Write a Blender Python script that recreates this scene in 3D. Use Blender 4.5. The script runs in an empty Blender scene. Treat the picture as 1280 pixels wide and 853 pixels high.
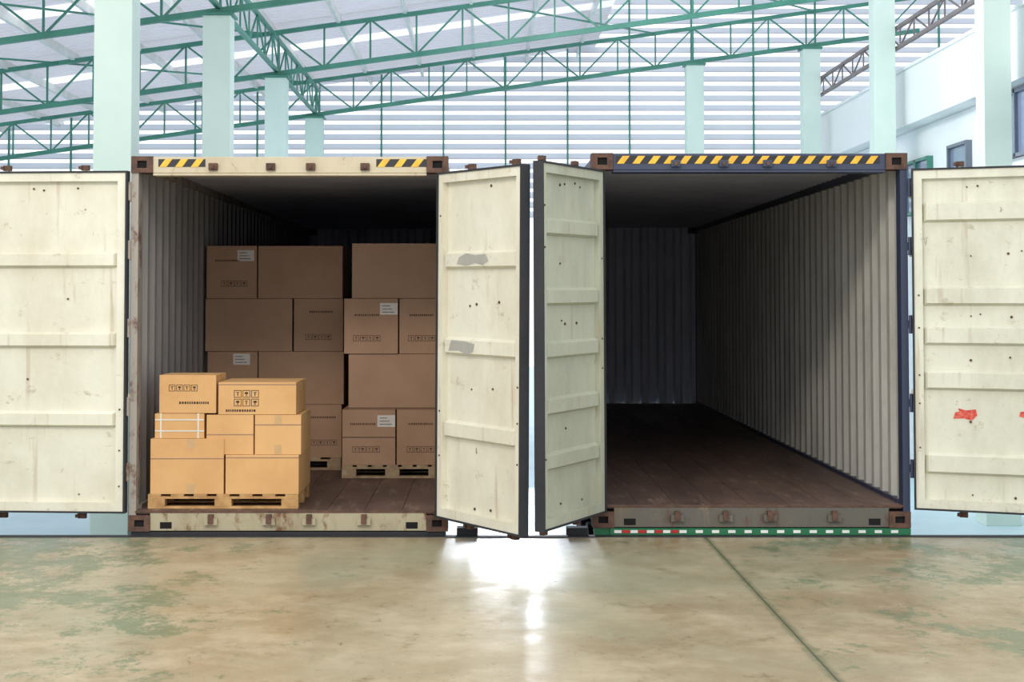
import bpy, math, random
from mathutils import Vector, Matrix
random.seed(7)
S=bpy.context.scene
S.view_settings.view_transform='Standard'
S.view_settings.look='None'

# ---------------------------------------------------------------- helpers
def lin(c):
    r=[]
    for v in c:
        v=v/255.0
        r.append(v/12.92 if v<=0.04045 else ((v+0.055)/1.055)**2.4)
    return (r[0],r[1],r[2],1.0)

class MB:
    def __init__(s): s.v=[];s.f=[];s.m=[];s.mats=[]
    def mi(s,mat):
        if mat not in s.mats: s.mats.append(mat)
        return s.mats.index(mat)
    def add(s,vs,fs,mat,M=None):
        b=len(s.v); i=s.mi(mat)
        for p in vs:
            p=Vector(p)
            if M is not None: p=M@p
            s.v.append(tuple(p))
        for f in fs: s.f.append(tuple(b+k for k in f)); s.m.append(i)
    def box(s,x0,x1,y0,y1,z0,z1,mat,M=None):
        vs=[(x0,y0,z0),(x1,y0,z0),(x1,y1,z0),(x0,y1,z0),(x0,y0,z1),(x1,y0,z1),(x1,y1,z1),(x0,y1,z1)]
        fs=[(0,3,2,1),(4,5,6,7),(0,1,5,4),(1,2,6,5),(2,3,7,6),(3,0,4,7)]
        s.add(vs,fs,mat,M)
    def beam(s,p0,p1,w,h,mat):
        p0=Vector(p0);p1=Vector(p1);d=(p1-p0);L=d.length
        if L<1e-6: return
        d.normalize()
        up=Vector((0,0,1))
        if abs(d.z)>0.99: up=Vector((0,1,0))
        a=d.cross(up).normalized(); b=a.cross(d).normalized()
        M=Matrix(((d.x,a.x,b.x,p0.x),(d.y,a.y,b.y,p0.y),(d.z,a.z,b.z,p0.z),(0,0,0,1)))
        s.box(0,L,-w/2,w/2,-h/2,h/2,mat,M)
    def cyl(s,p0,p1,r,mat,n=12,r2=None):
        p0=Vector(p0);p1=Vector(p1);d=(p1-p0).normalized()
        up=Vector((0,0,1))
        if abs(d.z)>0.99: up=Vector((0,1,0))
        a=d.cross(up).normalized(); b=a.cross(d).normalized()
        r2=r if r2 is None else r2
        vs=[];fs=[]
        for k in range(n):
            t=2*math.pi*k/n
            vs.append(p0+a*math.cos(t)*r+b*math.sin(t)*r)
        for k in range(n):
            t=2*math.pi*k/n
            vs.append(p1+a*math.cos(t)*r2+b*math.sin(t)*r2)
        for k in range(n): fs.append((k,(k+1)%n,n+(k+1)%n,n+k))
        fs.append(tuple(range(n))[::-1]); fs.append(tuple(range(n,2*n)))
        s.add(vs,fs,mat)
    def extr(s,prof,a0,a1,fn,mat):
        vs=[fn(p,a0) for p in prof]+[fn(p,a1) for p in prof]
        n=len(prof)
        s.add(vs,[(k,k+1,n+k+1,n+k) for k in range(n-1)],mat)
    def obj(s,name,parent=None,bevel=0,M=None):
        me=bpy.data.meshes.new(name)
        me.from_pydata(s.v,[],s.f)
        for m in s.mats: me.materials.append(m)
        me.polygons.foreach_set('material_index',s.m)
        me.update()
        o=bpy.data.objects.new(name,me)
        S.collection.objects.link(o)
        if M is not None: o.matrix_world=M
        if parent: o.parent=parent
        if bevel:
            b=o.modifiers.new('bevel','BEVEL'); b.width=bevel; b.segments=2; b.limit_method='ANGLE'
        return o
def empty(name,loc=(0,0,0)):
    e=bpy.data.objects.new(name,None); S.collection.objects.link(e); e.location=loc; e.empty_display_size=.2
    return e

# ---------------------------------------------------------------- materials
def newmat(name):
    m=bpy.data.materials.new(name); m.use_nodes=True
    nt=m.node_tree; b=nt.nodes['Principled BSDF']
    return m,nt,b
def nnode(nt,t,**k):
    n=nt.nodes.new(t)
    for a,v in k.items(): setattr(n,a,v)
    return n
def noise(nt,scale,detail=4,rough=.6,stretch=None,dist=0):
    tc=nnode(nt,'ShaderNodeNewGeometry')
    mp=nnode(nt,'ShaderNodeMapping')
    if stretch: mp.inputs['Scale'].default_value=stretch
    nt.links.new(tc.outputs['Position'],mp.inputs['Vector'])
    n=nnode(nt,'ShaderNodeTexNoise')
    n.inputs['Scale'].default_value=scale; n.inputs['Detail'].default_value=detail
    n.inputs['Roughness'].default_value=rough; n.inputs['Distortion'].default_value=dist
    nt.links.new(mp.outputs[0],n.inputs['Vector'])
    return n.outputs['Fac']
def ramp(nt,src,a,b,ca=(0,0,0,1),cb=(1,1,1,1)):
    r=nnode(nt,'ShaderNodeValToRGB')
    r.color_ramp.elements[0].position=a; r.color_ramp.elements[1].position=b
    r.color_ramp.elements[0].color=ca; r.color_ramp.elements[1].color=cb
    nt.links.new(src,r.inputs[0]); return r.outputs[0]
def mix(nt,fac,a,b):
    m=nnode(nt,'ShaderNodeMix',data_type='RGBA')
    if isinstance(fac,(int,float)): m.inputs[0].default_value=fac
    else: nt.links.new(fac,m.inputs[0])
    for i,c in ((6,a),(7,b)):
        if isinstance(c,tuple): m.inputs[i].default_value=c
        else: nt.links.new(c,m.inputs[i])
    return m.outputs[2]
def bump(nt,b,h,st=.3,d=.01):
    n=nnode(nt,'ShaderNodeBump'); n.inputs['Strength'].default_value=st; n.inputs['Distance'].default_value=d
    nt.links.new(h,n.inputs['Height']); nt.links.new(n.outputs[0],b.inputs['Normal'])
def plain(name,c,rough=.6,metal=0,var=None,vs=3):
    m,nt,b=newmat(name)
    b.inputs['Roughness'].default_value=rough; b.inputs['Metallic'].default_value=metal
    c=lin(c)
    v=lin(var) if var else tuple(x*.8 for x in c[:3])+(1,)
    col=mix(nt,ramp(nt,noise(nt,vs,5),.35,.7),c,v)
    nt.links.new(col,b.inputs['Base Color'])
    return m
def painted(name,c,dirt,rust=(110,60,30),ra=.66,rb=.72,da=.5,db=.8,rough=.45,rs=9,stretch=(1,1,.6),grime=.0,dent=0):
    m,nt,b=newmat(name)
    c1=lin(c); d=lin(dirt); r=lin(rust)
    col=mix(nt,ramp(nt,noise(nt,1.6,8,.7,(1,1,.5)),da,db),c1,d)
    col=mix(nt,ramp(nt,noise(nt,14,3,.6,(1,1,.15)),.62,.8,(0,0,0,1),(.35,.35,.35,1)),col,d)
    if grime:
        g=grime
        col=mix(nt,ramp(nt,noise(nt,11,4,.6,(1,1,.07)),.60,.74,(0,0,0,1),(g,g,g,1)),col,lin((164,138,104)))
        col=mix(nt,ramp(nt,noise(nt,5,10,.75,(1,1,1.6)),.60,.66,(0,0,0,1),(g,g,g,1)),col,lin((172,160,136)))
    col=mix(nt,ramp(nt,noise(nt,rs,6,.7,stretch),ra,rb),col,r)
    nt.links.new(col,b.inputs['Base Color'])
    b.inputs['Roughness'].default_value=rough
    if dent: bump(nt,b,noise(nt,3.5,3,.5),.5,dent)
    else: bump(nt,b,noise(nt,25,4),.15,.004)
    return m

M_cream=painted('cream_paint',(222,218,200),(198,190,166),ra=.675,rb=.72,da=.42,db=.8,grime=.6,dent=.03)
M_cream2=painted('cream_paint_grey',(220,218,200),(186,182,160),ra=.675,rb=.72,da=.42,db=.8,grime=.6,dent=.03)
M_cream3=painted('cream_paint_dark',(186,188,168),(154,156,138),ra=.68,rb=.73,da=.42,db=.8,grime=.6,dent=.03)  # darker, greyer copy of the cream, used on the centre-right door only
M_header_l=painted('beige_header',(194,182,156),(166,142,110),ra=.60,rb=.68,rs=7,grime=.4)
M_sill_l=painted('sill_rusty_beige',(172,162,134),(134,112,84),rust=(112,74,44),ra=.56,rb=.66,rs=6,grime=.5)
M_post_l=painted('post_rusty',(160,152,142),(118,98,86),rust=(104,70,54),ra=.53,rb=.63,rs=6)
M_navy=painted('navy_paint',(52,60,84),(70,70,78),rust=(90,64,54),ra=.66,rb=.74,rs=7)
M_sill_r=painted('sill_navy_rust',(96,92,84),(120,104,78),rust=(92,66,50),ra=.56,rb=.66,rs=6,grime=.3)
M_rust=plain('rusty_steel',(108,78,62),.8,.1,(72,54,48),14)
M_int=painted('interior_grey_paint',(148,144,142),(116,112,112),ra=.72,rb=.80,da=.4,db=.75,rough=.5)
M_intR=painted('interior_light_paint',(196,193,186),(160,156,150),ra=.70,rb=.78,da=.4,db=.75,rough=.5,grime=.3)
M_intB=painted('interior_blue_grey_paint',(202,204,216),(178,180,194),ra=.74,rb=.82,da=.4,db=.75,rough=.5)
M_black=plain('black_rubber',(34,36,40),.7,0,(48,48,52))
M_dark=plain('dark_void_fill',(14,12,12),.9)  # near-black fill, paints the shade inside casting holes and sill slots
M_yel=plain('hazard_yellow',(240,190,56),.5,0,(214,160,50),12)
M_blk=plain('hazard_black',(34,34,40),.5)
M_green=plain('truss_green',(74,144,124),.45,0,(56,122,106),2)
M_green2=plain('trailer_green',(30,110,70),.5)
M_brown=plain('brown_beam',(124,114,114),.5)
M_mint=plain('mint_column_paint',(218,236,226),.6,0,(208,228,217),1)
M_white=plain('white_plaster',(242,246,246),.6,0,(236,241,241),.6)
M_red=plain('red_label',(200,52,40),.6,0,(224,120,100),40)
M_redst=plain('reflector_red',(190,30,30),.4)
M_whitest=plain('reflector_white',(235,235,230),.4)
M_lab=plain('paper_label',(228,222,214),.7,0,(214,206,200),30)
M_ink=plain('printed_ink',(62,44,32),.8)
M_ink2=plain('faded_ink',(96,70,52),.8)
M_tape=plain('packing_tape',(200,164,118),.3,0,(188,152,106),8)
M_tapeD=plain('packing_tape_dark',(156,122,98),.3,0,(146,112,88),8)
M_strap=plain('white_strap',(226,222,210),.4)
M_wood=plain('pallet_wood',(204,162,106),.75,0,(160,118,72),9)
M_wood2=plain('pallet_wood_grey',(184,160,128),.75,0,(136,112,84),9)
M_grey=plain('smear_grey',(172,170,160),.6)
M_chassis=plain('chassis_black',(40,42,46),.6)
M_frame=plain('window_frame_grey',(110,120,134),.4)

def cardboard(name,c,c2):
    m,nt,b=newmat(name)
    col=mix(nt,ramp(nt,noise(nt,2.5,6),.3,.75),lin(c),lin(c2))
    nt.links.new(col,b.inputs['Base Color']); b.inputs['Roughness'].default_value=.72
    bump(nt,b,noise(nt,60,2,.5,(1,1,.2)),.1,.002)
    return m
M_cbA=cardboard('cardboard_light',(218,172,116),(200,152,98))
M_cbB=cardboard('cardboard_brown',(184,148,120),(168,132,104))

m,nt,b=newmat('dark_window_glass'); M_glass=m
b.inputs['Base Color'].default_value=lin((120,135,160)); b.inputs['Roughness'].default_value=.08

def transl(name,c,fac,rough=.5,wave=None):
    m,nt,b=newmat(name)
    b.inputs['Base Color'].default_value=lin(c); b.inputs['Roughness'].default_value=rough
    t=nnode(nt,'ShaderNodeBsdfTranslucent'); t.inputs['Color'].default_value=lin(c)
    mx=nnode(nt,'ShaderNodeMixShader'); mx.inputs[0].default_value=fac
    nt.links.new(b.outputs[0],mx.inputs[1]); nt.links.new(t.outputs[0],mx.inputs[2])
    nt.links.new(mx.outputs[0],nt.nodes['Material Output'].inputs[0])
    return m
M_roof=transl('roof_sheet',(220,216,222),.34)
M_sky=transl('skylight_sheet',(252,252,254),.9)
M_slat=transl('louvre_slat',(220,220,227),.46)

m,nt,b=newmat('container_plywood'); M_ply=m
col=mix(nt,ramp(nt,noise(nt,2.0,8,.65,(1,.35,1)),.35,.7),lin((112,88,78)),lin((72,57,53)))
col=mix(nt,ramp(nt,noise(nt,7,8,.7,(2,.3,1)),.54,.72,(0,0,0,1),(.7,.7,.7,1)),col,lin((158,138,122)))
col=mix(nt,ramp(nt,noise(nt,3,10,.8,(1,1,1)),.56,.64,(0,0,0,1),(.6,.6,.6,1)),col,lin((54,43,41)))
nt.links.new(col,b.inputs['Base Color']); b.inputs['Roughness'].default_value=.52
bump(nt,b,noise(nt,14,5),.25,.004)

m,nt,b=newmat('worn_epoxy_floor'); M_floor=m
geo=nnode(nt,'ShaderNodeNewGeometry'); sep=nnode(nt,'ShaderNodeSeparateXYZ'); nt.links.new(geo.outputs['Position'],sep.inputs[0])
def math_(op,a,b_=None,c_=None):
    n=nnode(nt,'ShaderNodeMath',operation=op)
    for i,x in enumerate((a,b_,c_)):
        if x is None: continue
        if isinstance(x,(int,float)): n.inputs[i].default_value=x
        else: nt.links.new(x,n.inputs[i])
    return n.outputs[0]
base=mix(nt,ramp(nt,noise(nt,.55,10,.7,(1,.6,1)),.34,.66),lin((168,157,130)),lin((138,116,84)))
base=mix(nt,ramp(nt,noise(nt,1.7,10,.75),.46,.74,(0,0,0,1),(.8,.8,.8,1)),base,lin((194,180,152)))
base=mix(nt,ramp(nt,noise(nt,.3,4,.5),.50,.62,(0,0,0,1),(.6,.6,.6,1)),base,lin((148,152,128)))
ax=math_('ABSOLUTE',math_('SUBTRACT',sep.outputs['X'],.35))
side=math_('MULTIPLY',math_('SUBTRACT',ax,.9),.045)
patch=math_('ADD',noise(nt,1.35,14,.84,(1,.7,1)),side)
base=mix(nt,ramp(nt,patch,.585,.62,(0,0,0,1),(.72,.72,.72,1)),base,lin((92,112,82)))
base=mix(nt,ramp(nt,noise(nt,3.2,12,.8,(1,.7,1)),.57,.65,(0,0,0,1),(.6,.6,.6,1)),base,lin((112,92,62)))
base=mix(nt,ramp(nt,noise(nt,9,12,.8,(1,.5,1)),.58,.63,(0,0,0,1),(.55,.55,.55,1)),base,lin((90,86,62)))
base=mix(nt,ramp(nt,noise(nt,16,10,.8,(1,.6,1)),.62,.66,(0,0,0,1),(.6,.6,.6,1)),base,lin((214,206,184)))
wob=math_('MULTIPLY',math_('SUBTRACT',noise(nt,9,6,.7),.5),.09)
jd=math_('ABSOLUTE',math_('ADD',math_('SUBTRACT',sep.outputs['X'],1.665),wob))
base=mix(nt,ramp(nt,jd,.012,.040,(.7,.7,.7,1),(0,0,0,1)),base,lin((104,108,82)))
jd2=math_('ABSOLUTE',math_('ADD',math_('SUBTRACT',sep.outputs['X'],1.665),math_('MULTIPLY',wob,.12)))
base=mix(nt,ramp(nt,jd2,.004,.007,(.75,.75,.75,1),(0,0,0,1)),base,lin((66,72,52)))
nt.links.new(base,b.inputs['Base Color'])
rr=ramp(nt,noise(nt,1.6,10,.75),.32,.70,(.24,.24,.24,1),(.52,.52,.52,1))
nt.links.new(rr,b.inputs['Roughness'])
bh=math_('ADD',noise(nt,5,8,.6),math_('MULTIPLY',ramp(nt,jd2,.004,.02),.8))
bump(nt,b,bh,.2,.01)

M_yard=plain('yard_concrete',(196,220,228),.5,0,(180,208,216),.8)

# ---------------------------------------------------------------- camera
FPX=2020.0; D=12.4; EYE=1.8
TH=math.radians(2.2)
cam=bpy.data.cameras.new('camera'); co=bpy.data.objects.new('camera',cam); S.collection.objects.link(co)
co.location=(0,-D,EYE); co.rotation_euler=(math.radians(90)+TH,0,0)
cam.sensor_width=36; cam.lens=FPX/1280*36; cam.shift_x=33/1280; cam.shift_y=(-51.5-FPX*math.tan(TH))/1280
cam.clip_end=300
S.camera=co

# ---------------------------------------------------------------- world & lights
w=bpy.data.worlds.new('world'); S.world=w; w.use_nodes=True
bg=w.node_tree.nodes['Background']; bg.inputs[0].default_value=(.91,.955,1.0,1); bg.inputs[1].default_value=1.55
def area(name,loc,target,sx,sy,power,col):
    l=bpy.data.lights.new(name,'AREA'); l.shape='RECTANGLE'; l.size=sx; l.size_y=sy; l.energy=power; l.color=col
    o=bpy.data.objects.new(name,l); S.collection.objects.link(o); o.location=loc
    o.rotation_euler=(Vector(target)-Vector(loc)).to_track_quat('-Z','Y').to_euler(); return o
area('warm_key_light',(-2.5,-7.5,6.8),(0,.5,.6),4.5,1.2,330,(1,.90,.77))  # added warm key light from above, out of view, no fixture behind it
area('daylight_gap_lamp',(.35,13.6,1.4),(.35,0,1.4),1.0,3.2,520,(.84,.90,1.0))

# ---------------------------------------------------------------- floors
mb=MB(); mb.box(-9,9,-18,-.03,-1.2,0,M_floor); mb.obj('floor')
mb=MB(); mb.box(-9,9,-.08,-.0,-.06,.008,M_chassis); mb.obj('trim_1')
mb=MB(); mb.box(-40,40,-.03,60,-1.3,-1.2,M_yard); mb.obj('yard_floor')

# ---------------------------------------------------------------- container parts
def casting(mb,x0,x1,y0,y1,z0,z1,mat):
    mb.box(x0+.012,x1-.012,y0+.02,y1-.02,z0+.01,z1-.01,M_dark)
    t=.035
    for ya,yb in ((y0,y0+.022),(y1-.022,y1)):
        mb.box(x0,x1,ya,yb,z0,z0+t,mat); mb.box(x0,x1,ya,yb,z1-t,z1,mat)
        mb.box(x0,x0+t*1.3,ya,yb,z0+t,z1-t,mat); mb.box(x1-t*1.3,x1,ya,yb,z0+t,z1-t,mat)
    mb.box(x0,x1,y0+.022,y1-.022,z1-.014,z1,mat); mb.box(x0,x1,y0+.022,y1-.022,z0,z0+.014,mat)
    mb.box(x0,x0+.014,y0+.022,y1-.022,z0+.014,z1-.014,mat); mb.box(x1-.014,x1,y0+.022,y1-.022,z0+.014,z1-.014,mat)

def trap(L,period,depth,start=0.0):
    pts=[];a=start
    q=[(0,0),(.30,0),(.45,1),(.85,1),(1.0,0)]
    while a<L-period:
        for u,d in q[:-1]: pts.append((a+u*period,d*depth))
        a+=period
    pts.append((a,0)); pts.append((L,0))
    return pts

def container(X0,X1,zb,zt,zf,zo,m_head,m_post,m_sill,m_int,m_cast,stripes,keepers):
    L=12.19
    E=empty('shipping_container',((X0+X1)/2,0,zb))
    def fin(mb,n,bevel=0):
        o=mb.obj(n,None,bevel); o.parent=E; o.matrix_parent_inverse=E.matrix_world.inverted(); return o
    E.matrix_world=Matrix.Translation(((X0+X1)/2,0,zb))
    bpy.context.view_layer.update()
    mb=MB(); cw=.165
    for xa,xb in ((X0,X0+cw),(X1-cw,X1)):
        for ya,yb in ((-.012,.165),(L-.165,L)):
            casting(mb,xa,xb,ya,yb,zt-.122,zt+.004,m_cast)
            casting(mb,xa,xb,ya,yb,zb,zb+.122,m_cast)
    fin(mb,'corner_castings')
    mb=MB()
    for xa,xb in ((X0,X0+.055),(X1-.055,X1)):
        mb.box(xa,xb,.004,.13,zb+.122,zt-.122,m_post)
        mb.box(xa,xb,L-.13,L,zb+.122,zt-.122,m_post)
    for zz in (.45,.95,1.55,2.15,2.6):
        for xs in (X0-.012,X1+.012):
            mb.cyl((xs,-.012,zb+zz-.07),(xs,-.012,zb+zz+.07),.014,m_post,8)
            mb.box(xs-.012,xs+.012,-.01,.03,zb+zz-.03,zb+zz+.03,m_post)
    fin(mb,'corner_posts')
    mb=MB(); mb.box(X0+cw,X1-cw,.0,.11,zo,zt,m_head)
    mb.box(X0+cw,X1-cw,.004,.14,zo-.02,zo,m_head)
    for (a,b) in stripes:
        mb.add([(a,-.002,zt-.078),(b,-.002,zt-.078),(b,-.002,zt-.018),(a,-.002,zt-.018)],[(0,1,2,3)],M_blk)
        n=max(1,int((b-a)/.118)); st=(b-a)/n
        for k in range(n):
            x=a+k*st+.008; e=.045
            mb.add([(x,-.004,zt-.078),(x+.055,-.004,zt-.078),(x+.055+e,-.004,zt-.018),(x+e,-.004,zt-.018)],[(0,1,2,3)],M_yel)
    for x in keepers:
        mb.box(x-.035,x+.035,-.03,.0,zo+.02,zo+.075,m_cast if m_head==M_header_l else m_head); mb.box(x-.012,x+.012,-.045,-.0,zo+.03,zo+.06,M_rust)
    fin(mb,'door_header',.004)
    mb=MB(); mb.box(X0+cw,X1-cw,.0,.12,zb+.005,zf-.018,m_sill)
    mb.box(X0+.05,X1-.05,-.004,.14,zf-.018,zf-.002,M_rust)
    for x in keepers:
        mb.box(x-.05,x+.05,-.03,.0,zb+.05,zb+.10,m_sill); mb.box(x-.02,x+.02,-.045,0,zb+.06,zb+.13,M_rust)
    for x in (X0+.24,X1-.32):
        mb.box(x,x+.09,-.002,.0,zb+.02,zb+.07,M_dark)
    fin(mb,'door_sill',.003)
    mb=MB()
    n=8; wd=(X1-X0-.12)/n
    for k in range(n):
        mb.box(X0+.06+k*wd+.002,X0+.06+(k+1)*wd-.002,.02,L-.06,zf-.03,zf,M_ply)
    mb.box(X0+.03,X1-.03,.1,L-.06,zf-.06,zf-.031,M_dark)
    fin(mb,'plywood_floor')
    mb=MB()
    for xa,xb in ((X0+.01,X0+.07),(X1-.07,X1-.01)):
        mb.box(xa,xb,.13,L-.13,zt-.09,zt-.02,m_post)
        mb.box(xa,xb,.13,L-.13,zb+.02,zf+.03,m_post)
    for k in range(20):
        y=.5+k*.58; mb.box(X0+.06,X1-.06,y,y+.05,zb+.03,zf-.06,M_chassis)
    fin(mb,'rails')
    mb=MB(); pr=trap(L-.2,.278,.036,.0)
    mb.extr(pr,zf+.02,zt-.08,lambda p,a:(X0+.052-p[1],.1+p[0],a),m_int)
    mb.extr(pr,zf+.02,zt-.08,lambda p,a:(X1-.052+p[1],.1+p[0],a),m_int)
    fin(mb,'corrugated_side_walls')
    mb=MB(); pr=trap(X1-X0-.12,.25,.04)
    mb.extr(pr,zf,zt-.03,lambda p,a:(X0+.06+p[0],L-.08+p[1],a),M_intB)
    mb.box(X0+.02,X1-.02,L-.025,L,zb+.12,zt,M_intB)
    fin(mb,'end_wall')
    mb=MB(); pr=trap(L-.2,.209,.02)
    mb.extr(pr,X0+.05,X1-.05,lambda p,a:(a,.1+p[0],zt-.03+p[1]*.5),M_intB)
    mb.box(X0+.02,X1-.02,.08,L,zt-.018,zt-.008,M_intB)
    fin(mb,'corrugated_roof')
    return E

def door(E,A,B,z0,z1,mat,ridges,free,name,extras=None,seed=0,lean=0,pk=.04):
    rnd=random.Random(seed)
    A=Vector((A[0],A[1],0));B=Vector((B[0],B[1],0)); d=(B-A); W=d.length; d.normalize()
    yv=Vector((-d.y,d.x,0))
    M=Matrix(((d.x,yv.x,0,A.x),(d.y,yv.y,0,A.y),(0,0,1,0),(0,0,0,1)))
    zm=(z0+z1)/2; hx=0 if free=='R' else W
    if lean:
        c=Vector((hx,0,zm))
        M=M@Matrix.Translation(c)@Matrix.Rotation(math.radians(lean),4,'Y')@Matrix.Translation(-c)
    mb=MB(); T=.06; sw=.075; rw=.065; bs=.045
    Mx=M
    def bx(*a): mb.box(*a,M=Mx)
    bx(0.012,sw,0,T,z0,z1,mat); bx(W-sw,W-.012,0,T,z0,z1,mat)
    bx(sw,W-sw,0,T,z1-rw,z1,mat); bx(sw,W-sw,0,T,z0,z0+rw,mat)
    pr=[(z0+rw,bs)]
    for (zc,h) in ridges:
        pr+=[(zc-h/2-.02,bs),(zc-h/2,bs-pk),(zc+h/2,bs-pk),(zc+h/2+.02,bs)]
    pr.append((z1-rw,bs))
    n=len(pr); e=.03
    vs=[(sw,p[1],p[0]) for p in pr]+[(sw+e,p[1],p[0]) for p in pr]+[(W-sw-e,p[1],p[0]) for p in pr]+[(W-sw,p[1],p[0]) for p in pr]
    vs=[(v[0], (v[1] if n<=i<3*n else bs), v[2]) for i,v in enumerate(vs)]
    fs=[]
    for c in range(3):
        for k in range(n-1): fs.append((c*n+k,(c+1)*n+k,(c+1)*n+k+1,c*n+k+1))
    mb.add(vs,fs,mat,Mx)
    bx(sw,W-sw,.050,T-.003,z0+rw,z1-rw,mat)
    g=.014
    bx(-.002,.012,-.012,T+.006,z0-g,z1+g,M_black); bx(W-.012,W+.002,-.012,T+.006,z0-g,z1+g,M_black)
    bx(.012,W-.012,-.010,T,z1,z1+g,M_black); bx(.012,W-.012,-.010,T,z0-g,z0,M_black)
    def rivet(x,z,r=.008,y=0):
        p0=Mx@Vector((x,y+.002,z)); p1=Mx@Vector((x,y-.006,z)); mb.cyl(p0,p1,r,M_rust,8)
    for zc in [z1-.13,z0+.12]+[ (ridges[i][0]+ridges[i+1][0])/2 for i in range(len(ridges)-1)]:
        if zc not in (z1-.13,z0+.12) and rnd.random()<.45: continue
        for x in (W*.36,W*.43,W*.61,W*.68):
            if rnd.random()<.6: rivet(x+rnd.uniform(-.02,.02),zc+rnd.uniform(-.02,.02),rnd.choice((.006,.008,.010)),y=bs-.002)
    k=z0+.15
    while k<z1-.1:
        for x in (.045,W-.045):
            if rnd.random()<.45: rivet(x,k+rnd.uniform(-.05,.05),.007)
        k+=.3
    for x in ((W*.30,W*.82) if free=='R' else (W*.18,W*.70)):
        p=lambda y,z:Mx@Vector((x,y,z))
        mb.cyl(p(T+.03,z0-.03),p(T+.03,z1+.03),.015,mat,10)
        for zz in (z0-.045,z1+.045):
            bx(x-.03,x+.03,T+.012,T+.05,zz-.02,zz+.02,M_rust)
            bx(x-.045,x-.02,T-.005,T+.045,zz-.012,zz+.012,M_rust)
        for zz in (.25,.9,1.5,2.2): bx(x-.04,x+.04,T,T+.045,z0+zz-.03,z0+zz+.03,M_rust)
        if free=='L': bx(x-.015,x+.3,T+.02,T+.04,z0+1.05,z0+1.09,M_rust)
        else: bx(x-.3,x+.015,T+.02,T+.04,z0+1.05,z0+1.09,M_rust)
    for zz in (.3,.85,1.4,1.95,2.4):
        bx(hx-.03,hx+.03,T-.004,T+.02,z0+zz-.04,z0+zz+.04,mat)
    if extras: extras(mb,Mx,W)
    o=mb.obj(name); o.parent=E; o.matrix_parent_inverse=E.matrix_world.inverted()
    return o

def patchf(mb,M,pts,mat,y):
    mb.add([(x,y,z) for x,z in pts],[tuple(range(len(pts)))],mat,M)

px=lambda x:(x-607)/162.9
pz=lambda y:EYE-(y-375)/162.9
CL=container(-2.724,-.288,.035,2.90,.193,2.775,M_header_l,M_post_l,M_sill_l,M_int,M_rust,
  [(px(197),px(256)),(px(470),px(533))],[px(266),px(338),px(388),px(456)])
CR=container(.815,3.242,.062,2.925,.235,2.80,M_navy,M_navy,M_sill_r,M_intR,M_rust,
  [(px(770),px(1101))],[px(845),px(905),px(960),px(1040)])

rL=[(pz(524),.085),(pz(425),.085),(pz(325),.085)]
def exC(mb,M,W):
    patchf(mb,M,[(.27,2.07),(.40,2.055),(.52,2.075),(.62,2.06),(.70,2.09),(.66,2.14),(.52,2.135),(.40,2.15),(.30,2.12)],M_grey,.003)
    patchf(mb,M,[(.16,1.42),(.30,1.425),(.42,1.40),(.50,1.42),(.52,1.48),(.40,1.495),(.20,1.50)],M_grey,.003)
door(CL,(-3.93,.04),(-2.745,-.045),.19,2.775,M_cream,rL,'L','door_panel_1',None,1)
rC=[(.83,.095),(1.455,.095),(2.10,.095)]
door(CL,(-.37,-.085),(.252,-1.035),.165,2.755,M_cream,rC,'R','door_panel_2',exC,2,lean=.55)
rR=[(.66,.09),(1.05,.09),(1.45,.09),(1.83,.09),(2.33,.09)]
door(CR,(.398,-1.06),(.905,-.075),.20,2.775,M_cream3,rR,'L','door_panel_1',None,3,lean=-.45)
rR2=[(.56,.12),(1.19,.11),(1.53,.11),(1.83,.11),(2.47,.12)]
def exR(mb,M,W):
    patchf(mb,M,[(.285,.90),(.36,.905),(.42,.89),(.46,.93),(.45,.975),(.38,.965),(.32,.98),(.33,.955),(.30,.95)],M_red,.042)
    patchf(mb,M,[(.76,.93),(.80,.92),(.86,.95),(.84,.97),(.77,.965)],M_red,.042)
door(CR,(3.262,-.05),(4.335,-.50),.22,2.79,M_cream2,rR2,'R','door_panel_2',exR,4)

# ---------------------------------------------------------------- trailers
def trailer(xc,zb,mat,bumper):
    mb=MB(); zt=zb-.003
    for s in (-1,1):
        x=xc+s*.45
        mb.box(x-.07,x+.07,.15,11.9,zt-.035,zt-.015,mat); mb.box(x-.01,x+.01,.15,11.9,zt-.36,zt-.035,mat); mb.box(x-.07,x+.07,.15,11.9,zt-.38,zt-.36,mat)
    for y in (.06,2.2,4.4,6.6,8.8,11.95):
        mb.box(xc-1.2,xc+1.2,y-.05,y+.07,zt-.16,zt,mat)
    mb.box(xc-1.15,xc+1.15,.08,.16,zt-.75,zt-.62,mat)
    for s in (-1,1): mb.box(xc+s*.5-.04,xc+s*.5+.04,.08,.16,zt-.64,zt-.15,mat)
    for y in (1.2,2.5,3.8):
        mb.cyl((xc-1.0,y,-.72),(xc+1.0,y,-.72),.07,M_chassis,12)
        mb.box(xc-.5,xc+.5,y-.05,y+.05,-.72,zt-.36,M_chassis)
        for s in (-1,1):
            for q in (.68,.98):
                x=xc+s*q
                mb.cyl((x-.12,y,-.72),(x+.12,y,-.72),.48,M_black,28)
                mb.cyl((x-.125,y,-.72),(x+.125,y,-.72),.27,M_grey,20)
    for s in (-1,1):
        mb.box(xc+s*.6-.06,xc+s*.6+.06,9.2,9.32,-1.17,zt-.3,mat); mb.box(xc+s*.6-.15,xc+s*.6+.15,9.1,9.42,-1.2,-1.17,mat)
    if bumper:
        mb.box(xc-1.08,xc+1.21,-.012,.04,.010,zb-.004,M_green2)
        x=xc-1.05;k=0
        while x<xc+1.18:
            if k%2==0 or (x<xc-.6):
                mb.box(x,x+.055,-.016,-.012,.024,zb-.016,M_redst if k%2 else M_whitest)
            x+=.062;k+=1
    o=mb.obj('semi_trailer'); return o
trailer(-1.506,.035,M_chassis,False)
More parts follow.
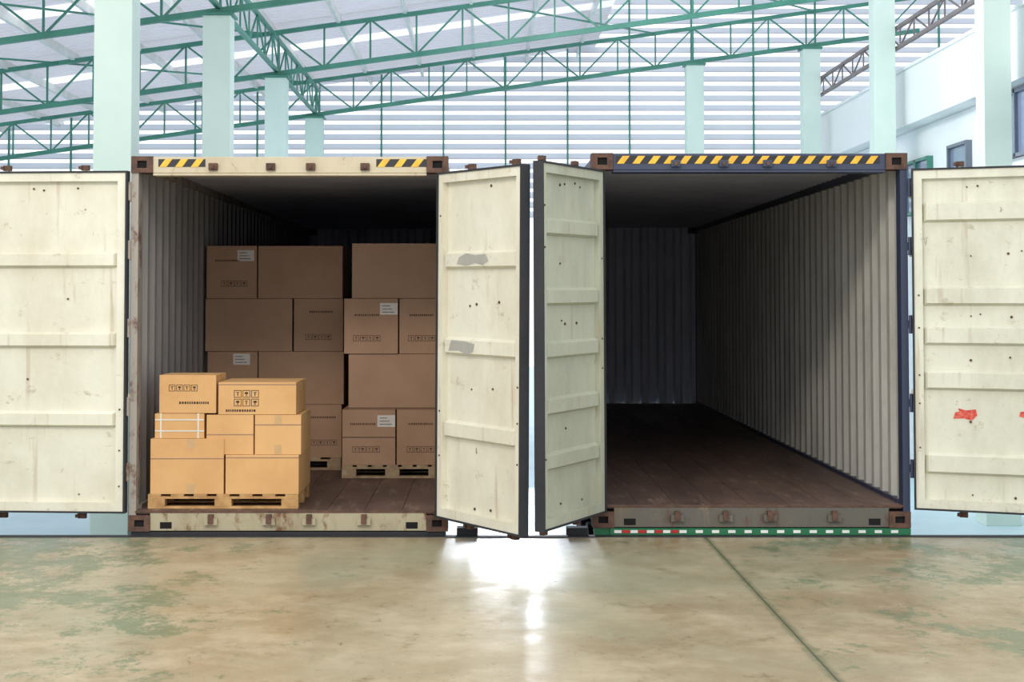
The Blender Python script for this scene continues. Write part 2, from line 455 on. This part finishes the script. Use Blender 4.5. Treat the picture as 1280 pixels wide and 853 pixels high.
trailer(2.03,.062,M_green2,True)
for x in (-.14,.70):
    mb=MB(); mb.box(x-.08,x+.08,.002,.12,-.5,.06,M_black)
    mb.cyl((x,.001,-.1),(x,-.003,-.1),.02,M_rust,8)
    mb.obj('dock_bumper',None,.01)

# ---------------------------------------------------------------- cardboard boxes & pallets
def pallet(x0,x1,y0,y1,z0,h,mat,rot=0):
    mb=MB(); W=x1-x0; Dp=y1-y0; t=.018
    for k in range(7):
        a=k*(W-.1)/6
        mb.box(a,a+.1,0,Dp,h-t,h,mat)
    for yy in (0,(Dp-.09)/2,Dp-.09):
        mb.box(0,W,yy,yy+.09,h-2*t,h-t,mat)
        for xx in (0,(W-.13)/2,W-.13):
            mb.box(xx,xx+.13,yy,yy+.09,t,h-2*t,mat)
        mb.box(0,W,yy,yy+.09,0,t,mat)
    o=mb.obj('wooden_pallet',None,.002)
    o.location=(x0,y0,z0+.001); o.rotation_euler=(0,0,rot); return o

def cbox(x0,x1,y0,z0,w_d,h,mat,tape,rot=0,label=None,icons=None,seam=None,text=True,strap=False,ink=None,drop=None):
    W=x1-x0; Dp=w_d; mb=MB(); g=.0015; ink=ink or M_ink2
    mb.box(0,W,0,Dp,0,h,mat)
    mb.box(0.002,W-.002,Dp/2-.03,Dp/2+.03,h,h+.0012,tape)
    mb.box(-.0012,0,Dp/2-.03,Dp/2+.03,h-.07,h+.0012,tape); mb.box(W,W+.0012,Dp/2-.03,Dp/2+.03,h-.07,h+.0012,tape)
    if seam is not None:
        mb.box(0,W,-.0015,0,h*seam-.004,h*seam+.004,M_ink2 if mat==M_cbB else M_tapeD)
    def q(a,b,c,d,m): mb.box(a,b,-g,0,c,d,m)
    if drop:
        q(W*drop-.028,W*drop+.028,h-.075,h,tape); q(W*drop-.028,W*drop+.028,0,.075,tape)
    if label:
        u,v=label; q(W*u-.08,W*u+.08,h*v-.055,h*v+.05,M_lab)
        for r in range(3): mb.box(W*u-.06,W*u+.05-.02*r,-g-.0006,-g,h*v-.035+.028*r,h*v-.029+.028*r,M_ink2)
    if icons:
        u,v,s,n=icons[:4]; rows=icons[4] if len(icons)>4 else 1
        for r in range(rows):
          for k in range(n):
            cx=W*u+(k-(n-1)/2)*s*1.15; cz=h*v-r*s*1.15; t=s*.08
            q(cx-s/2,cx+s/2,cz-s/2,cz-s/2+t,ink); q(cx-s/2,cx+s/2,cz+s/2-t,cz+s/2,ink)
            q(cx-s/2,cx-s/2+t,cz-s/2+t,cz+s/2-t,ink); q(cx+s/2-t,cx+s/2,cz-s/2+t,cz+s/2-t,ink)
            if (k+r)%2==0:
                q(cx-s*.06,cx+s*.06,cz-s*.28,cz+s*.15,ink); q(cx-s*.2,cx+s*.2,cz+s*.15,cz+s*.24,ink)
            else:
                q(cx-s*.22,cx+s*.22,cz-s*.02,cz+s*.24,ink); q(cx-s*.05,cx+s*.05,cz-s*.26,cz-s*.02,ink); q(cx-s*.18,cx+s*.18,cz-s*.3,cz-s*.25,ink)
    if text:
        u,v=(.5,.78) if text is True else text
        x=W*u-.11
        while x<W*u+.11:
            l=random.uniform(.008,.016); q(x,x+l,h*v-.009,h*v+.009,ink); x+=l+.006
    if strap:
        for xx in (W*.12,W*.88):
            q(xx-.006,xx+.006,0,h,M_strap); mb.box(xx-.006,xx+.006,0,Dp,h,h+.002,M_strap)
        for zz in (h*.3,h*.75): mb.box(0,W,-.003,-g,zz-.005,zz+.005,M_strap)
    o=mb.obj('cardboard_box',None,.004)
    o.location=(x0,y0,z0); o.rotation_euler=(0,0,rot); return o

ZF=.193
yR=2.22; sR=FPX/(yR+D); XR=lambda x:(x-607)/sR
hp=.118; H=.4965; g=.004
z0=ZF+hp+.002; zr=[z0+i*(H+g) for i in range(4)]
pallet(XR(428),-.385,yR,yR+1.0,ZF,hp,M_wood2)
xr=-.375
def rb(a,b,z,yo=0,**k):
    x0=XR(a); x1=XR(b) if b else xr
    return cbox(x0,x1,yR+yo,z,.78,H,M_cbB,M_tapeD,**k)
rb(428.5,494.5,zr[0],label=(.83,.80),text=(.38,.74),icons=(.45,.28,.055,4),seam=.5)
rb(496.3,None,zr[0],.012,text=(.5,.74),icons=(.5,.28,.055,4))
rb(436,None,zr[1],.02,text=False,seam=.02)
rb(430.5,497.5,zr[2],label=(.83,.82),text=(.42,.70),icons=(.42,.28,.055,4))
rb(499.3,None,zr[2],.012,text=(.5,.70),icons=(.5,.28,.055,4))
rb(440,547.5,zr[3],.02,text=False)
yL=2.92; sL=FPX/(yL+D); XL=lambda x:(x-607)/sL
pallet(XL(262),XL(427),yL,yL+1.0,ZF,hp,M_wood2)
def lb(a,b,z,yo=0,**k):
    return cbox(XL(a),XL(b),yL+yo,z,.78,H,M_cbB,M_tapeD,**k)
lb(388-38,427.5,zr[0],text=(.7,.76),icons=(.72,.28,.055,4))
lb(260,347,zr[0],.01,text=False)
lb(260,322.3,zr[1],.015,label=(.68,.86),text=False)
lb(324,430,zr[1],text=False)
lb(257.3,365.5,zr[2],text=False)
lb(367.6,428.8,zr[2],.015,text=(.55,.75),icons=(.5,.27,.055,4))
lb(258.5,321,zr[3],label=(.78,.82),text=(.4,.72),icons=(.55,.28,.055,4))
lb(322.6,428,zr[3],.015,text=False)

yF=.09; sF=FPX/(yF+D); XF=lambda x:(x-607)/sF; ZFp=lambda y:EYE-(y-375)/sF
pallet(XF(187),XF(374),yF,yF+.82,ZF,.112,M_wood)
pt=ZF+.112+.002
def fb(a,b,yo,zlo,ztop,dep,**k):
    k.setdefault('ink',M_ink)
    return cbox(XF(a),XF(b),yF+yo,zlo,dep,ztop-zlo,M_cbA,M_tape,**k)
zA=ZFp(548); fb(190,281,.0,pt,zA,.5,text=False,seam=.64,rot=.012,drop=.55)
zB=ZFp(568); fb(283.5,374.5,.0,pt,zB,.78,text=False,seam=.93,rot=-.006)
zC=ZFp(517); fb(194.5,256,.02,zA+.002,zC,.45,text=False,strap=True,rot=-.01)
zD=ZFp(518.5); fb(259,317.5,.02,zB+.002,zD,.4,text=False,seam=.5)
fb(319.5,377,.01,zB+.002,zD,.70,text=False,seam=.75,rot=.004,drop=.5)
zFt=ZFp(469); fb(199.5,270.5,.03,zC+.004,zFt,.42,text=(.6,.27),icons=(.42,.66,.05,4),rot=-.02)
zG=ZFp(478); fb(273.5,370.5,.02,zD+.003,zG,.66,text=(.28,.12),icons=(.36,.64,.058,3,2),seam=.93)
fb(190,281,.53,pt,zC,.28,text=False)

# ---------------------------------------------------------------- hall: columns / trusses / ceiling
ZS=[15.8,21.8,27.9,34.1]
hb=lambda X:3.92+.14*(X+3.6)
def col(X,Z,top,w=.37):
    mb=MB(); y=Z-D
    mb.box(X-w/2,X+w/2,y-w/2,y+w/2,-1.2,EYE+top,M_mint)
    mb.box(X-w/2-.05,X+w/2+.05,y-w/2-.05,y+w/2+.05,-1.2,-1.0,M_mint)
    mb.box(X-w/2-.04,X+w/2+.04,y-w/2-.04,y+w/2+.04,EYE+top,EYE+top+.04,M_green)
    mb.obj('steel_column',None,.006)
for Z in ZS: col(-3.62,Z,hb(-3.6)-.09)
for Z in ZS[1:]: col(6.88,Z,hb(6.88)-.09)
col(4.42,34.1,hb(4.42)-.09)

def truss_x(Z,xa,xb,hd=.72):
    mb=MB(); y=Z-D; st=.8
    P=lambda X,t:(X,y,EYE+hb(X)+t*hd)
    mb.beam(P(xa,0),P(xb,0),.085,.085,M_green); mb.beam(P(xa,1),P(xb,1),.075,.075,M_green)
    x=xa;k=0
    while x<xb-.01:
        x2=min(x+st,xb)
        mb.beam(P(x,0),P(x,1),.032,.032,M_green)
        if k%2: mb.beam(P(x,1),P(x2,0),.032,.032,M_green)
        else: mb.beam(P(x,0),P(x2,1),.032,.032,M_green)
        x=x2;k+=1
    mb.obj('roof_truss')
for Z in ZS: truss_x(Z,-14,9.2)
def truss_y(X,h0,h1,Za,Zb,mat,t=.06):
    mb=MB(); st=.9
    P=lambda Z,h:(X,Z-D,EYE+h)
    mb.beam(P(Za,h0),P(Zb,h0),t,t,mat); mb.beam(P(Za,h1),P(Zb,h1),t,t,mat)
    z=Za;k=0
    while z<Zb-.01:
        z2=min(z+st,Zb)
        mb.beam(P(z,h0),P(z,h1),.025,.025,mat)
        mb.beam(P(z,h1 if k%2 else h0),P(z2,h0 if k%2 else h1),.025,.025,mat)
        z=z2;k+=1
    mb.obj('roof_truss')
truss_y(-3.62,hb(-3.6)+.05,hb(-3.6)+.62,12,35,M_green)
truss_y(7.12,4.35,4.7,15,35,M_brown)
mb=MB()
for Z0,Z1 in zip(ZS[:-1],ZS[1:]):
    for xx in (-11,-7.4,0,3.4):
        mb.beam((xx,Z0-D,EYE+hb(xx)+.72),(xx+3.6,Z1-D,EYE+hb(xx+3.6)+.72),.03,.03,M_green)
mb.obj('roof_bracing')

XE=2.45; hr=lambda X:hb(X)+.72+.16
mb=MB()
strips=[(18.0,18.8),(24.0,24.75),(30.2,30.9)]
Zc=12.6
def sheet(Za,Zb,xa,xb,mat,f):
    pr=trap(Zb-Za,.25,.035); 
    vs=[];n=len(pr)
    for X in (xa,xb):
        for p in pr: vs.append((X,Za+p[0]-D,EYE+f(X)+p[1]))
    mb.add(vs,[(k,n+k,n+k+1,k+1) for k in range(n-1)],mat)
for a,b_ in strips:
    sheet(Zc,a,-16,XE,M_roof,hr); sheet(a,b_,-16,XE,M_sky,hr); Zc=b_
sheet(Zc,36,-16,XE,M_roof,hr)
hr2=lambda X:hb(XE)+3.2-.1*(X-XE)
sheet(12.6,36,XE,13,M_roof,hr2)
X=-15.2
while X<XE:
    mb.box(X-.03,X+.03,12.6-D,36-D,EYE+hr(X)-.15,EYE+hr(X)-.012,M_whitest); X+=1.15
mb.obj('ceiling')
mb=MB(); yw=35.6-D; pitch=.215
def topz(X): return EYE+(hr(X) if X<XE else hr2(X))
def slats(xa,xb,zlo,zhi):
    z=zlo
    while z<zhi:
        vs=[(xa,yw,z),(xb,yw,z),(xb,yw+.09,z+.125),(xa,yw+.09,z+.125)]
        mb.add(vs,[(0,1,2,3)],M_slat)
        mb.box(xa,xb,yw-.004,yw+.012,z-.018,z,M_slat)
        z+=pitch
xs=-16; k=0
while xs<13:
    xe=xs+1.37
    sky_opening=(xs>-1.2 and xs<2.2)  # slats left out, unseen behind containers, so bright sky whitens the door gap
    slats(xs,xe,(-1.1+pitch*22) if sky_opening else -1.1,topz((xs+xe)/2))
    mb.box(xs-.02,xs+.02,yw-.06,yw-.01,(-1.1+pitch*22) if (sky_opening and k) else -1.2,topz(xs)-.0,M_green)
    k=1 if sky_opening else 0
    xs=xe
mb.obj('wall_back')

mb=MB(); Y=lambda Z:Z-D
mb.box(7.28,7.62,Y(15),Y(35.2),EYE+3.02,EYE+3.98,M_white)
mb.box(7.24,7.66,Y(15),Y(35.2),EYE+3.98,EYE+4.03,M_white)
mb.box(7.62,9.5,Y(15),Y(35.2),EYE+3.0,EYE+3.1,M_white)
mb.box(7.60,7.8,Y(15),Y(35.2),-1.2,EYE+2.02,M_white)
mb.box(7.60,7.8,Y(24.5),Y(35.2),EYE+2.02,EYE+3.0,M_white)
mb.obj('wall_right')
area('mezzanine_fill_light',(1.0,9.0,6.9),(7.4,12,4.6),2.5,1.0,460,(.97,1,1))  # added fill light to brighten the white mezzanine on the right
def window(n,Za,Zb,h0,h1,div,fm=None):
    fm=fm or M_frame
    mb=MB(); t=.05; x0=7.5
    mb.box(x0+.05,x0+.10,Y(Za),Y(Zb),EYE+h0,EYE+h1,M_glass)
    mb.box(x0,x0+.1,Y(Za),Y(Zb),EYE+h0,EYE+h0+t,fm); mb.box(x0,x0+.1,Y(Za),Y(Zb),EYE+h1-t,EYE+h1,fm)
    for k in range(div+1):
        z=Za+(Zb-Za)*k/div; mb.box(x0,x0+.1,Y(z)-.03,Y(z)+.03,EYE+h0,EYE+h1,fm)
    mb.obj('window_%d'%n)
window(1,15.2,24.4,2.03,2.99,6)
window(2,25.2,26.2,1.95,2.5,1)
window(3,27.4,29.0,1.5,2.45,2,M_green)
